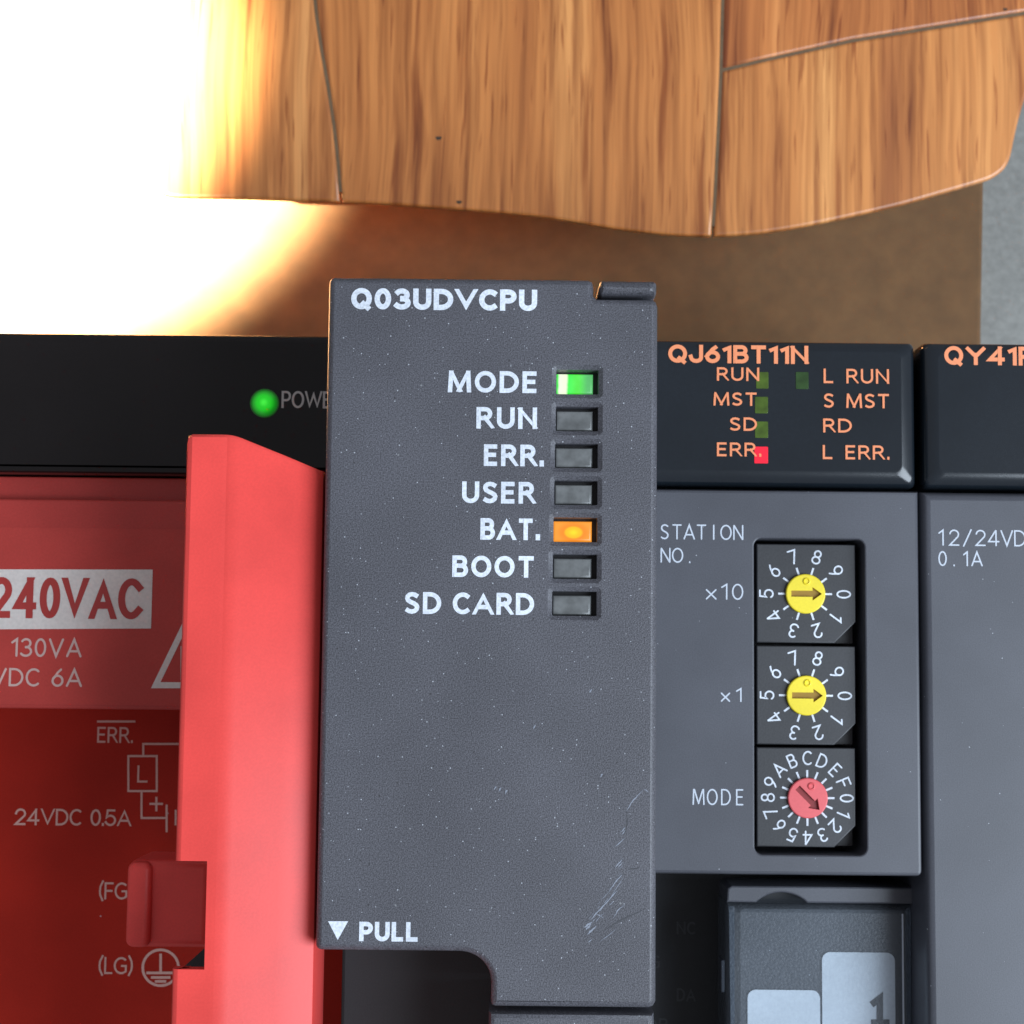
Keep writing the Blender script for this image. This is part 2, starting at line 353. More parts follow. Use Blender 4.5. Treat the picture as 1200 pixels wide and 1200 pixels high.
G = {k: (w_ * WS.get(k, 1), [[(u * WS.get(k, 1), v) for u, v in st] for st in sts]) for k, (w_, sts) in G.items()}
def stroke(bm, pts, half, z, cap=False, xf=None, lim=None):
    pts = [Vector(p) for p in pts]
    q = [pts[0]]
    for p in pts[1:]:
        if (p - q[-1]).length > 1e-5: q.append(p)
    closed = len(q) > 3 and (q[0] - q[-1]).length < 1e-4
    if closed: q = q[:-1]
    if not closed and not cap:
        e = half if lim is None else half * 1.6
        steep = lambda a, b_: abs((a - b_).normalized().y) > 0.75
        q[0] = q[0] + (q[0] - q[1]).normalized() * (e if steep(q[0], q[1]) else half * 0.6); q[-1] = q[-1] + (q[-1] - q[-2]).normalized() * (e if steep(q[-1], q[-2]) else half * 0.6)
    def put(v):
        v = v.copy()
        if lim: v.y = min(lim, max(-lim, v.y))
        if xf: v = xf(v)
        return bm.verts.new((v.x, v.y, z))
    n = len(q); lft, rgt, raw = [], [], []
    for i in range(n):
        if closed or 0 < i < n - 1:
            d1 = (q[i] - q[i - 1]).normalized(); d2 = (q[(i + 1) % n] - q[i]).normalized()
            nn = Vector((-d1.y, d1.x)) + Vector((-d2.y, d2.x))
            nn = nn / max(nn.dot(nn) / 2, 0.16)
        else:
            d = (q[1] - q[0]).normalized() if i == 0 else (q[-1] - q[-2]).normalized()
            nn = Vector((-d.y, d.x))
        lft.append(put(q[i] + nn * half)); rgt.append(put(q[i] - nn * half)); raw.append(nn)
    for i in range(n if closed else n - 1):
        j = (i + 1) % n
        bm.faces.new((rgt[i], rgt[j], lft[j], lft[i]))
    if cap and not closed:
        for e, d, a, b_, s1 in ((q[0], (q[0] - q[1]).normalized(), lft[0], rgt[0], raw[0]), (q[-1], (q[-1] - q[-2]).normalized(), rgt[-1], lft[-1], -raw[-1])):
            vs = [put(e + s1 * (half * math.cos(t)) + d * (half * math.sin(t))) for t in [math.pi * i / 6 for i in range(1, 6)]]
            bm.faces.new([a] + vs + [b_])
def write(bm, text, cx, cy, width, height, th, z, gap=0.2, mono=None, cap=False, rot=0.0):
    """lay text out so that its ink fills width x height about (cx, cy)"""
    H = height - th
    adv = []; x = 0.0
    for i, ch in enumerate(text):
        gw = G[ch][0]
        if mono: adv.append(x + (mono - gw) / 2); x += mono + gap
        else: adv.append(x); x += gw + gap
    g0 = adv[0]; g1 = adv[-1] + G[text[-1]][0]
    kx = (width - th) / max(1e-6, g1 - g0) if width else H
    cr, sr = math.cos(rot), math.sin(rot)
    xf = lambda v: Vector((cx + v.x * cr - v.y * sr, cy + v.x * sr + v.y * cr))
    for ch, a in zip(text, adv):
        for k_, st in enumerate(G[ch][1]):
            pts = [((a + u - g0) * kx - (g1 - g0) * kx / 2, (v - 0.5) * H) for u, v in st]
            stroke(bm, pts, th / 2, z + k_ * 0.014, cap, xf, None if (cap or ch in 'Q()/') else height / 2)
def text_px(name, text, x0, x1, y0, y1, z, th_px, material, parent, label=None, lift=0.03, **kw):
    a = P(x0, (y0 + y1) / 2, z); b_ = P(x1, (y0 + y1) / 2, z); c = P((x0 + x1) / 2, y0, z); d = P((x0 + x1) / 2, y1, z)
    k = (b_[0] - a[0]) / (x1 - x0)
    bm = bmesh.new()
    write(bm, text, (a[0] + b_[0]) / 2, (c[1] + d[1]) / 2, b_[0] - a[0], c[1] - d[1], th_px * k, z + lift, **kw)
    return finish(name, bm, material, parent, label or ('printed lettering reading ' + text.replace('_', ' ')), smooth=False)
def box_into(bm, x0, y0, z0, x1, y1, z1):
    plate_into(bm, [(x0, y0), (x1, y0), (x1, y1), (x0, y1)], z1, z0, [(0, 0)])

# ================================================================== the setting
ZB, ZF = -95.0, -120.0
def sheet(name, pts, z, material, th=2.0):
    o = plate(name, pts, z, z - th, material, None, r=0)
    return o
o = sheet('floor', [(-1500, -1500), (1500, -1500), (1500, 1500), (-1500, 1500)], ZF - 4.0, 'concrete', 10); o['kind'] = 'structure'
xr = PX(1151, 300, ZF)
o = plate('cardboard_sheet', [(-330, -170), (PX(1150, 393, ZF) - 1.0, -170), (PX(1150, 393, ZF), PY(1150, 393, ZF)), (PX(1153, 215, ZF), PY(1153, 215, ZF)), (PX(1153, 215, ZF) + 1.5, 300), (-330, 300)], ZF, ZF - 3.9, 'card', None, r=0.6)
o['label'] = 'flat brown cardboard sheet on the floor under the modules and the board'; o['category'] = 'cardboard'

# ---- wooden board with a curved edge
board = thing('wooden_board', 'wood-grain board of joined planks with a curved edge behind the modules', 'board')
edge = [(-20, -330), (20, -215), (62, -105), (105, 10), (148, 125), (170, 190), (177, 212), (184, 224), (196, 231), (220, 233), (300, 234.5), (430, 239), (500, 243.5), (600, 251.5), (660, 259), (720, 269), (770, 275), (800, 277), (835, 278), (870, 276.5), (900, 273.5), (940, 267), (975, 260), (1050, 243), (1100, 229), (1135, 219), (1160, 211), (1172, 204), (1180, 196), (1186, 183), (1192, 155), (1200, 125), (1212, 90), (1240, 20), (1285, -90)]
def catmull(p, n=6):
    o2 = []
    for i in range(len(p) - 1):
        a, b_, c_, d_ = (Vector(p[max(i - 1, 0)]), Vector(p[i]), Vector(p[i + 1]), Vector(p[min(i + 2, len(p) - 1)]))
        for k in range(n):
            t = k / n
            q = 0.5 * ((2 * b_) + (c_ - a) * t + (2 * a - 5 * b_ + 4 * c_ - d_) * t * t + (3 * b_ - a - 3 * c_ + d_) * t ** 3)
            o2.append((q.x, q.y))
    return o2 + [tuple(p[-1])]
edge = catmull(edge)
def ey(x):
    for (a, b), (c, d) in zip(edge, edge[1:]):
        if a <= x <= c: return b + (d - b) * (x - a) / (c - a)
j1 = [(400, 238), (396, 190), (391, 145), (385, 105), (377, 60), (371, 20), (368, -10), (362, -120), (358, -330)]
j2 = [(835, 278), (838, 230), (842, 150), (845, 82), (847, 0), (849, -120), (852, -330)]
jc = [(845, 82), (900, 69), (1000, 47), (1100, 31), (1200, 15), (1255, 4)]
def wpt(p): return P(p[0], p[1], ZB)
left = [e for e in edge if e[0] < 397] + j1
mid = [p for p in j1[::-1]] + [e for e in edge if 404 < e[0] < 831] + j2
cut_y = lambda x: 4 + (x - 1255) * (-0.2)
lowr = [j2[0]] + [e for e in edge if e[0] > 839 and e[0] < 1242] + [(1250, 3)] + jc[::-1][1:] + [(842, 150), (838, 230)]
upr = jc + [(1285, -90), (1300, -330), (852, -330), (849, -120), (847, 0)]
for i, (poly, seed, tint) in enumerate(((left, 1, (1, 1, 1)), (mid, 5.3, (1.0, 0.97, 0.92)), (lowr, 9.1, (1.14, 1.16, 1.15)), (upr, 14.7, (1.04, 0.96, 0.92)))):
    pl = ccw([wpt(p) for p in poly])
    pl = offset(pl, 0.18)
    plate('plank', pl, ZB, ZB - 0.8, wood(seed, tint), board, r=0.0, prof=[(0.45, 0), (0.22, 0.05), (0.06, 0.2), (0, 0.45)])
bk = edge[:-1] + [(1285, -90), (1300, -330)]
plate('joint_filler', offset(ccw([wpt(p) for p in bk]), 1.6), ZB - 0.20, ZB - 0.75, 'joint', board, r=0)
bm = bmesh.new(); box_into(bm, -60, 85, ZF, 50, 105, ZB - 0.8); finish('batten', bm, 'batten', board)
knot_m = mat('dark_knot', (0.045, 0.028, 0.016), 0.7)
for kx, ky, kr in ((514, 162, 0.42), (538, 237, 0.38), (1178, 11, 0.3)):   # small dark knots
    bm = bmesh.new(); c = wpt((kx, ky))
    bm.faces.new(ring(bm, [(c[0] + kr * (1 + 0.25 * math.sin(3 * a)) * math.cos(a), c[1] + kr * (0.8 + 0.2 * math.cos(2 * a)) * math.sin(a)) for a in [k * math.pi / 6 for k in range(12)]], ZB + 0.02))
    finish('knot', bm, knot_m, board)

# ================================================================== power supply (left)
ZM = -25.0
YT, YBOT = 19.4, -78.5
psu = thing('power_supply_module', 'power supply module with black top panel, red body and open red terminal cover', 'power supply')
XL, XR = -71.0, -15.75
yb = PY(190, 555, ZM)
plate('top_panel', rrect(XL, yb, XR, YT, 0.5), ZM, ZF + 1, 'psu', psu, prof=[(0.75, 0), (0.35, 0.12), (0.1, 0.35), (0, 0.7)])
y1 = yb - 0.15; y2 = PY(100, 585, ZM - 1.0); y3 = PY(100, 831, ZM - 1.0)
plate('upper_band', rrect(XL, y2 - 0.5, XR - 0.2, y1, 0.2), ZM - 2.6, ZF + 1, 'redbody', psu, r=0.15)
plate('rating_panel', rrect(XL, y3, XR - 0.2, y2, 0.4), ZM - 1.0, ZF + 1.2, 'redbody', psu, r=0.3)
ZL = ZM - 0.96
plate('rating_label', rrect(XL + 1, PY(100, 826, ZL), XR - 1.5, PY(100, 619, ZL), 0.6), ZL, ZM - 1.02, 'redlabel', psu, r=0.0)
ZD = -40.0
plate('terminal_panel', rrect(XL, YBOT, XR - 0.2, y3 + 3, 0.3), ZD, ZF, 'redshade', psu, r=0.3)
# lamp and its name
cx, cy = P(310, 472.5, ZM); rl = PX(327, 472, ZM) - cx
lamp = plate('power_lamp', disc(cx, cy, rl), ZM + 0.06, ZM - 0.4, 'power_ring', psu, r=0.05, label='round green power lamp, lit')
bm = bmesh.new()
rings = [ring(bm, disc(cx, cy, rl * 0.9 * math.cos(a), 32), ZM + 0.06 + 0.5 * math.sin(a)) for a in (0, .3, .6, .9, 1.2, 1.45)]
for a, b_ in zip(rings, rings[1:]): bridge(bm, a, b_)
bm.faces.new(rings[-1]); finish('lamp_dome', bm, 'power_core', lamp, sharp=60)
text_px('lettering', 'POWER', 330, 401, 458.5, 478.5, ZM, 2.6, 'greyink', psu, gap=.22)
# rating label print
bm = bmesh.new(); bm.faces.new(ring(bm, [P(-110, 667, ZL), P(-110, 738, ZL), P(177, 736.5, ZL), P(179, 667.5, ZL)], ZL + 0.03))
finish('print_block', bm, 'paper', psu, 'white printed block behind the mains voltage')
text_px('lettering', '100-240VAC', -103, 165.5, 676.5, 724.5, ZL, 8.2, 'redink', psu, gap=.34, lift=0.06)
text_px('lettering', '130VA', 13, 96, 748, 770, ZL, 2.6, 'pinkink', psu, gap=.26, cap=True)
text_px('lettering', '5VDC 6A', -28, 96.5, 783, 804.5, ZL, 2.6, 'pinkink', psu, gap=.24, cap=True)
def line_px(name, strokes, z, th_px, material, parent, label, lift=0.03, cap=False):
    bm = bmesh.new()
    k = PX(601, 800, z) - PX(600, 800, z)
    for i, st in enumerate(strokes): stroke(bm, [P(x, y, z) for x, y in st], th_px * k / 2, z + lift + 0.014 * (i % 4), cap)
    return finish(name, bm, material, parent, label, smooth=False)
line_px('warning_triangle', [[(246, 803), (182.5, 803), (214.5, 737), (246, 803)]], ZL, 7.0, 'paper', psu, 'white outline of a warning triangle')
line_px('warning_triangle', [[(214.5, 760), (214.5, 783)], [(214.5, 789), (214.5, 794)]], ZL, 6.0, 'pinkink', psu, 'exclamation mark in the warning triangle')
# terminal panel print
text_px('lettering', 'ERR.', 114, 156, 852, 870.5, ZD, 2.2, 'dimink', psu, gap=.24)
line_px('wiring_diagram', [[(114.5, 845.5), (158, 845.5)], [(150.5, 886), (183.8, 886), (183.8, 927), (150.5, 927), (150.5, 886)], [(168, 886), (168, 871.8), (240, 871.8)],
        [(166, 927), (166, 958.5), (194, 958.5)], [(195.3, 944), (195.3, 974)], [(206, 950), (206, 966)], [(206, 958.5), (240, 958.5)], [(176, 942), (190.5, 942)], [(183.3, 935), (183.3, 949.5)]], ZD, 2.4, 'dimink', psu, 'printed relay and battery wiring symbol')
text_px('lettering', 'L', 161, 173.5, 897, 917, ZD, 2.2, 'dimink', psu)
text_px('lettering', '24VDC 0.5A', 17.5, 154, 948, 967.5, ZD, 2.4, 'dimink', psu, gap=.2)
text_px('lettering', '(FG)', 116, 156, 1034, 1054, ZD, 2.3, 'dimink', psu, gap=.2)
text_px('lettering', '(LG)', 115.5, 155.8, 1121.5, 1141.5, ZD, 2.3, 'dimink', psu, gap=.2)
c = (188.3, 1134)
line_px('earth_symbol', [[(c[0] + 21 * math.cos(a), c[1] + 21 * math.sin(a)) for a in [2 * math.pi * i / 36 for i in range(37)]], [(188.3, 1119), (188.3, 1139)], [(172.5, 1140), (204, 1140)], [(178, 1145.3), (199, 1145.3)], [(182.5, 1150), (194, 1150)]], ZD, 3.0, 'dimink', psu, 'printed protective earth symbol in a circle')
# open terminal cover, hinged at the CPU side and standing up
ZC = 0.0
xs0, xs1 = PX(217, 560, ZC), PX(273, 509, ZC)
zh = -2.2; xh = PX(379.5, 552, zh); yh = PY(379.5, 552, zh)
ytop = PY(273, 509, ZC); ynt, ynb = PY(220, 1009, ZC), PY(220, 1136, ZC); xn = PX(241, 1070, ZC)
prof = [(xs0, -1.6), (xs0, -0.45), (xs0 + 0.15, -0.12), (xs0 + 0.5, 0.0), (xn, 0.0)]
d = Vector((xh - xs1, zh)).normalized()
rr = 0.75
for i in range(6):
    t = i / 5
    p0 = Vector((xs1 - rr, 0)); p1 = Vector((xs1, 0)); p2 = Vector((xs1, 0)) + d * rr
    q = p0 * (1 - t) ** 2 + p1 * 2 * t * (1 - t) + p2 * t * t
    prof.append((q.x, q.y))
prof += [(xs1 + d.x * 2.5, d.y * 2.5), (xs1 + d.x * 4.5, d.y * 4.5), (xh - 0.25, zh + 0.03), (xh - 0.06, zh - 0.08)]
prof += [(xh, zh - 0.3), (xh, zh - 3), (xh - 0.1, zh - 9)]
ys = [ytop, ytop - 0.25, ynt, ynb, -60, YBOT + 1]
bm = bmesh.new(); grid = []
for yi, y in enumerate(ys):
    dz = -0.18 if yi == 0 else 0.0
    drop = (lambda z: (yh - ytop) * min(1.0, max(0.0, z / zh))) if yi < 2 else (lambda z: 0.0)
    grid.append([bm.verts.new((x, y + drop(z), z + (dz if z > -3 else 0))) for x, z in prof])
nx = 4
for a in range(len(ys) - 1):
    for b_ in range(len(prof) - 1):
        if ys[a] <= ynt + 1e-6 and ys[a + 1] >= ynb - 1e-6 and b_ < nx: continue
        bm.faces.new((grid[a][b_], grid[a + 1][b_], grid[a + 1][b_ + 1], grid[a][b_ + 1]))
cover = finish('terminal_cover', bm, 'red', psu, 'open bright red terminal cover standing up beside the CPU module', sharp=40)
# make sure the sheet faces the camera side before thickening
if sum(p.normal.z for p in cover.data.polygons) < 0: cover.data.flip_normals()
so = cover.modifiers.new('wall', 'SOLIDIFY'); so.thickness = 1.3 * S; so.offset = -1
bv = cover.modifiers.new('edge', 'BEVEL'); bv.width = 0.16 * S; bv.segments = 2; bv.limit_method = 'ANGLE'; bv.angle_limit = math.radians(50)
# latch tab in the notch
zt = -15.0
ta = P(148, 1060, zt); 
x0, yb_, x1, yt_ = pxrect(148, 1008, 246, 1111, zt)
tab = plate('latch_tab', rrect(x0, yb_, x1, yt_, 0.9, corners=(1, 0, 0, 1)), zt, zt - 7, 'red', cover, r=0.7)
x2 = PX(178, 1060, zt)
plate('latch_rib', rrect(x0 + 0.12, yb_ + 0.1, x2, yt_ - 0.12, 0.7), zt + 0.75, zt - 0.5, 'red', tab, r=0.5)
bm = bmesh.new(); plate_into(bm, [P(211, 1137, -8), P(240, 1137, -8), P(240, 1111, -8)], -8, -12, [(0, 0)])  # black wedge added to stand in for the dark hole below the tab
finish('dark_hole_patch', bm, 'dark', cover, 'small black triangle added for the dark hole under the latch tab')

# ================================================================== CPU module (centre)
cpu = thing('cpu_module', 'tall textured grey CPU module with a column of seven status lamps, in the middle', 'controller')
CL, CR = -15.43, 11.93
ytop_c = PY(500, 325.3, 0)
xslot0, xslot1 = PX(695.5, 338, 0), PX(702.5, 338, 0)
ytab = PY(735, 345, 0); ycov = PY(735, 350, 0)
yfl = PY(440, 1114.5, 0); ybt = PY(670, 1181, 0)
xn1 = PX(538, 1115, 0); xn2 = PX(575, 1178, 0)
out = rrect(CL, yfl, CR, ytop_c, 0.45, 4)
bl = rrect(CL, yfl, 0, ytop_c, 0.45, 4, (1, 0, 0, 1))
n5 = 5
left_bottom = bl[:n5]; left_top = bl[-n5:]
rf = xn2 - xn1
fil = [(xn1 + rf * math.sin(a), yfl - (abs(yfl - PY(572, 1151, 0))) * (1 - math.cos(a))) for a in [math.pi / 2 * i / 9 for i in range(10)]]
poly = left_bottom + fil + [(xn2, ybt + 0.35), (xn2 + 0.1, ybt + 0.1), (xn2 + 0.35, ybt), (CR - 0.55, ybt), (CR - 0.2, ybt + 0.15), (CR, ybt + 0.5)]
poly += [(CR, ycov - 0.6), (CR - 0.12, ycov - 0.2), (CR - 0.4, ycov), (xslot0 + 0.3, ycov), (xslot0, ycov + 0.25), (xslot0, ytop_c - 0.55), (xslot0 - 0.1, ytop_c - 0.15), (xslot0 - 0.45, ytop_c)] + left_top
wins = []
for i in range(7):
    yy = 447.3 + i * 43.35
    xl = 652.3 - i * 0.85; xr_ = 701.3 - i * 0.35
    wins.append(pxrect(xl, yy - 14.4, xr_, yy + 14.0, 0))
holes = [(rrect(*wn, 0.06, 1), [(0.38, 0.0), (0.02, 0.28), (0.0, 0.34)], 2.4) for wn in wins]
plate('front_cover', poly, 0, -14.8, 'cpu', cpu, prof=[(0.50, 0), (0.40, 0.04), (0.12, 0.26), (0.03, 0.40), (0, 0.6)], holes=holes, label='textured grey front cover with a cut-out pull corner')
plate('hinge_tab', rrect(xslot1, ytab, CR - 0.08, ytop_c, 0.3), -0.05, -13, 'cpu', cpu, prof=[(0.62, 0), (0.45, 0.06), (0.22, 0.2), (0.06, 0.42), (0, 0.7)], label='short hinge tab at the top corner')
plate('lower_hatch', [(xn2 - 0.15, YBOT + 0.2), (CR - 0.25, YBOT + 0.2), (CR - 0.05, ybt - 3.0), (CR - 0.12, ybt - 0.45), (xn2 - 0.15, ybt - 0.45)], -0.35, -14.8, 'cpu', cpu, prof=[(0.48, 0), (0.2, 0.12), (0, 0.5)])
plate('body', rrect(CL + 0.75, YBOT, CR - 0.15, YT - 0.2, 0.3), -15, ZF, 'dark', cpu, r=0.3)
plate('back_shell', rrect(CL + 0.25, yfl - 0.2, CR - 0.05, YT - 0.1, 0.3), -14.9, ZF + 20, 'cpu', cpu, r=0.2)
for i, wn in enumerate(wins):
    sock = plate('indicator_socket', [(wn[0] - .3, wn[1] - .3), (wn[2] + .3, wn[1] - .3), (wn[2] + .3, wn[3] + .3), (wn[0] - .3, wn[3] + .3)], -1.7, -2.3, 'dark', cpu, r=0)
    mname = {0: 'lens_g', 4: 'lens_o'}.get(i, 'lens')
    lb = {0: 'lit green status lamp', 4: 'lit orange battery lamp'}.get(i, 'unlit clear grey status lamp')
    shrink = 0.36
    plate('indicator_lens', [(wn[0] + .02, wn[1] + .05), (wn[2] - .42, wn[1] + .05), (wn[2] - .42, wn[3] - .28), (wn[0] + .02, wn[3] - .28)], -0.62, -1.69, mname, sock, prof=[(0.22, 0), (0.10, 0.04), (0.02, 0.14), (0, 0.25)], label=lb)
B = dict(gap=.27)
for t, x0, x1, y0, y1, th in (('Q03UDVCPU', 411.5, 629.5, 338.5, 363.5, 6.3), ('MODE', 525, 629.7, 434.8, 460.3, 5.2), ('RUN', 558.3, 629.3, 477.3, 502.6, 5.2), ('ERR.', 567, 637.5, 521, 546.4, 5.2),
                              ('USER', 541.5, 627, 564.5, 590, 5.2), ('BAT.', 563, 633, 607.5, 632.8, 5.2), ('BOOT', 530, 626.5, 651.3, 676.6, 5.2), ('SD_CARD', 474, 626, 694.3, 720, 5.2), ('PULL', 421, 490.5, 1080.3, 1103.2, 5.2)):
    text_px('lettering', t, x0, x1, y0, y1, 0, th, 'white', cpu, 'white printed model name' if t[0] == 'Q' else None, gap=.36)
bm = bmesh.new(); bm.faces.new(ring(bm, [P(384.5, 1079.5, 0), P(408, 1079.5, 0), P(395.8, 1101.5, 0)], 0.03))
finish('pull_mark', bm, 'white', cpu, 'white downward triangle beside the word PULL')
# scuffs
def zpt(x, y): return (680 + x / 5.458, 900 + y / 5.458)
def scuffs(lines, material, name, label):
    bm = bmesh.new()
    for k, (pts, wd) in enumerate(lines):
        pts = [Vector(P(*zpt(*p), 0)) for p in pts]
        fine = []
        for a, b_ in zip(pts, pts[1:]):
            for i in range(6): fine.append(a.lerp(b_, i / 6) + Vector((random.uniform(-.03, .03), random.uniform(-.03, .03))))
        fine.append(pts[-1]); n = len(fine); lf, rg = [], []
        for i, p in enumerate(fine):
            t = (fine[min(i + 1, n - 1)] - fine[max(i - 1, 0)]).normalized(); nn = Vector((-t.y, t.x))
            h = wd / 5.458 / 14.2 / 2 * max(0.15, math.sin(math.pi * (i + .3) / (n - .4))) * random.uniform(.6, 1.3)
            lf.append(bm.verts.new((*(p + nn * h), 0.016 + 0.002 * (k % 4)))); rg.append(bm.verts.new((*(p - nn * h), 0.016 + 0.002 * (k % 4))))
        for i in range(n - 1): bm.faces.new((rg[i], rg[i + 1], lf[i + 1], lf[i]))
    finish(name, bm, material, cpu, label, smooth=False)
sl = [([(405, 135), (330, 215), (295, 275)], 8), ([(405, 135), (440, 155)], 7), ([(225, 500), (285, 450)], 8), ([(258, 412), (287, 380)], 6), ([(262, 430), (290, 395)], 5), ([(220, 640), (272, 580)], 6), ([(235, 640), (275, 600)], 5),
      ([(175, 800), (225, 730), (270, 680)], 8), ([(60, 975), (140, 890), (235, 785)], 9), ([(25, 1020), (75, 985)], 15), ([(45, 1065), (100, 1010)], 13), ([(35, 1035), (70, 1000)], 12), ([(50, 1115), (75, 1095)], 7), ([(210, 960), (240, 910), (290, 870)], 6), ([(125, 1110), (230, 1030)], 5), ([(100, 930), (150, 960)], 5), ([(190, 830), (275, 700)], 5)]
for i in range(15):
    t = random.random(); x = 60 + 210 * t + random.uniform(-30, 40); y = 990 - 340 * t + random.uniform(-40, 50); q = random.uniform(15, 45)
    sl.append(([(x, y), (x + q, y - q * 1.1)], random.uniform(2, 4.5)))
for (x, y) in ((-520, 150), (-480, 165), (-550, 140), (130, 60), (60, -480), (-300, -250)):
    sl.append(([(x, y), (x + 12, y - 25)], 9))
scuffs(sl, 'scuff', 'scuff_mark', 'pale scratch marks near the lower right edge')
scuffs([([(150, 1040), (240, 985), (330, 940), (420, 900)], 9), ([(300, 270), (300, 360), (280, 430)], 7), ([(305, 650), (380, 640)], 10)], 'scuffd', 'scuff_mark', 'dark smudge near the lower right edge')

# ================================================================== link module (right of the CPU)
net = thing('link_module', 'grey network module with black lamp cover and three rotary switches, right of the CPU', 'module')
NL, NR = 12.1, 39.3
def led_cover(parent, xl, xr, name='lamp_cover'):
    ycb = PY(900, 569.5, ZM); bm = bmesh.new(); rs = []
    for ins, drop, rad in ((1.50, 0, .70), (1.38, .015, .74), (1.20, .06, .78), (.50, .26, .70), (.22, .50, .62), (.06, .95, .56), (0, 1.4, .5), (0, -(ZF + 1) + ZM, .5)):
        rs.append(ring(bm, rrect(xl + ins, ycb + ins, xr - ins, YT - ins * 0.75, rad, 6), ZM + 0.1 - drop))
    bm.faces.new(rs[0])
    for a, b_ in zip(rs, rs[1:]): bridge(bm, a, b_)
    return finish(name, bm, 'gloss', parent)
led_cover(net, NL, NR - 0.1)
yfa = PY(900, 574, ZM); yfb = PY(925, 1025.5, ZM)
wl = (PX(884, 820, ZM), PY(948, 1002, ZM), PX(1014.5, 820, ZM), PY(948, 631.5, ZM))
plate('face_plate', rrect(NL, yfb, NR, yfa, 0.5, 4, (0, 1, 0, 0)), ZM, ZM - 12, 'grey', net, prof=[(0.35, 0), (0.15, 0.08), (0, 0.4)], holes=[(rrect(*wl, 0.75, 5), [(0.16, 0), (0.05, 0.06), (0, 0.2)], 9.0)], label='satin grey face plate around the rotary switches')
plate('body', rrect(NL + 0.1, YBOT, NR - 0.15, yfa, 0.3), -46, ZF, 'dark', net, r=0.3)
plate('switch_well', [(wl[0] - 1, wl[1] - 1), (wl[2] + 1, wl[1] - 1), (wl[2] + 1, wl[3] + 1), (wl[0] - 1, wl[3] + 1)], ZM - 7.5, ZM - 11, 'dark', net, r=0)
for t, x0, x1, y0, y1, th, kw in (('QJ61BT11N', 783, 947, 404.7, 426, 4.6, dict(gap=.28)), ('RUN', 840, 889.5, 430.8, 446.5, 2.5, dict(gap=.3)), ('MST', 836, 887, 460, 475.6, 2.5, dict(gap=.3)), ('SD', 855, 887, 489.3, 505, 2.5, dict(gap=.3)), ('ERR.', 840, 892, 518.8, 535, 2.5, dict(gap=.3)),
     ('L RUN', 965, 1041.5, 432.5, 449.5, 2.5, dict(gap=.3)), ('S MST', 965, 1042, 461.5, 478.3, 2.5, dict(gap=.3)), ('RD', 964.5, 998, 490.7, 507, 2.5, dict(gap=.3)), ('L ERR.', 964, 1042, 522, 538.5, 2.5, dict(gap=.3))):
    text_px('lettering', t, x0, x1, y0, y1, ZM + 0.1, th, 'orange', net, 'orange printed model name' if t[0] == 'Q' else None, lift=0.09, **kw)
for x0, y0, x1, y1, mn, lb in ((886, 436, 900.5, 455.5, 'led_off', 'olive green lamp'), (884.7, 465, 900, 484.5, 'led_off', 'olive green lamp'), (884.7, 494, 900, 513.2, 'led_off', 'olive green lamp'), (884, 523.5, 900, 543, 'led_red', 'lit red error lamp'), (932.5, 436, 947.5, 456, 'led_dim', 'dark green lamp')):
    plate('indicator_lamp', rrect(*pxrect(x0, y0, x1, y1, ZM + 0.1), 0.08, 2), ZM + 0.15, ZM - 0.3, mn, net, r=0.02, label=lb)
th = 1.7
for t, x0, x1, y0, y1, kw in (('STATION', 774, 871, 614.7, 632.5, dict(mono=.72, gap=.2)), ('NO.', 774, 809, 642, 659.5, dict(mono=.72, gap=.2)), ('x10', 827, 871, 684, 702.8, dict(gap=.32)), ('x1', 844.5, 869, 806, 822.5, dict(gap=.45)), ('MODE', 811.5, 871, 924.5, 943.5, dict(mono=.9, gap=.2))):
    text_px('lettering', t, x0, x1, y0, y1, ZM, th, 'thin', net, cap=True, **kw)
for t, x0, x1, y0, y1 in (('NC', 793, 815, 1080, 1095), ('DA', 793, 815, 1158, 1173.5), ('DG', 752, 773.5, 1119, 1135), ('DB', 757, 783, 1193, 1209)):
    text_px('lettering', t, x0, x1, y0, y1, -46, 2.2, 'ghostink', net, gap=.3)
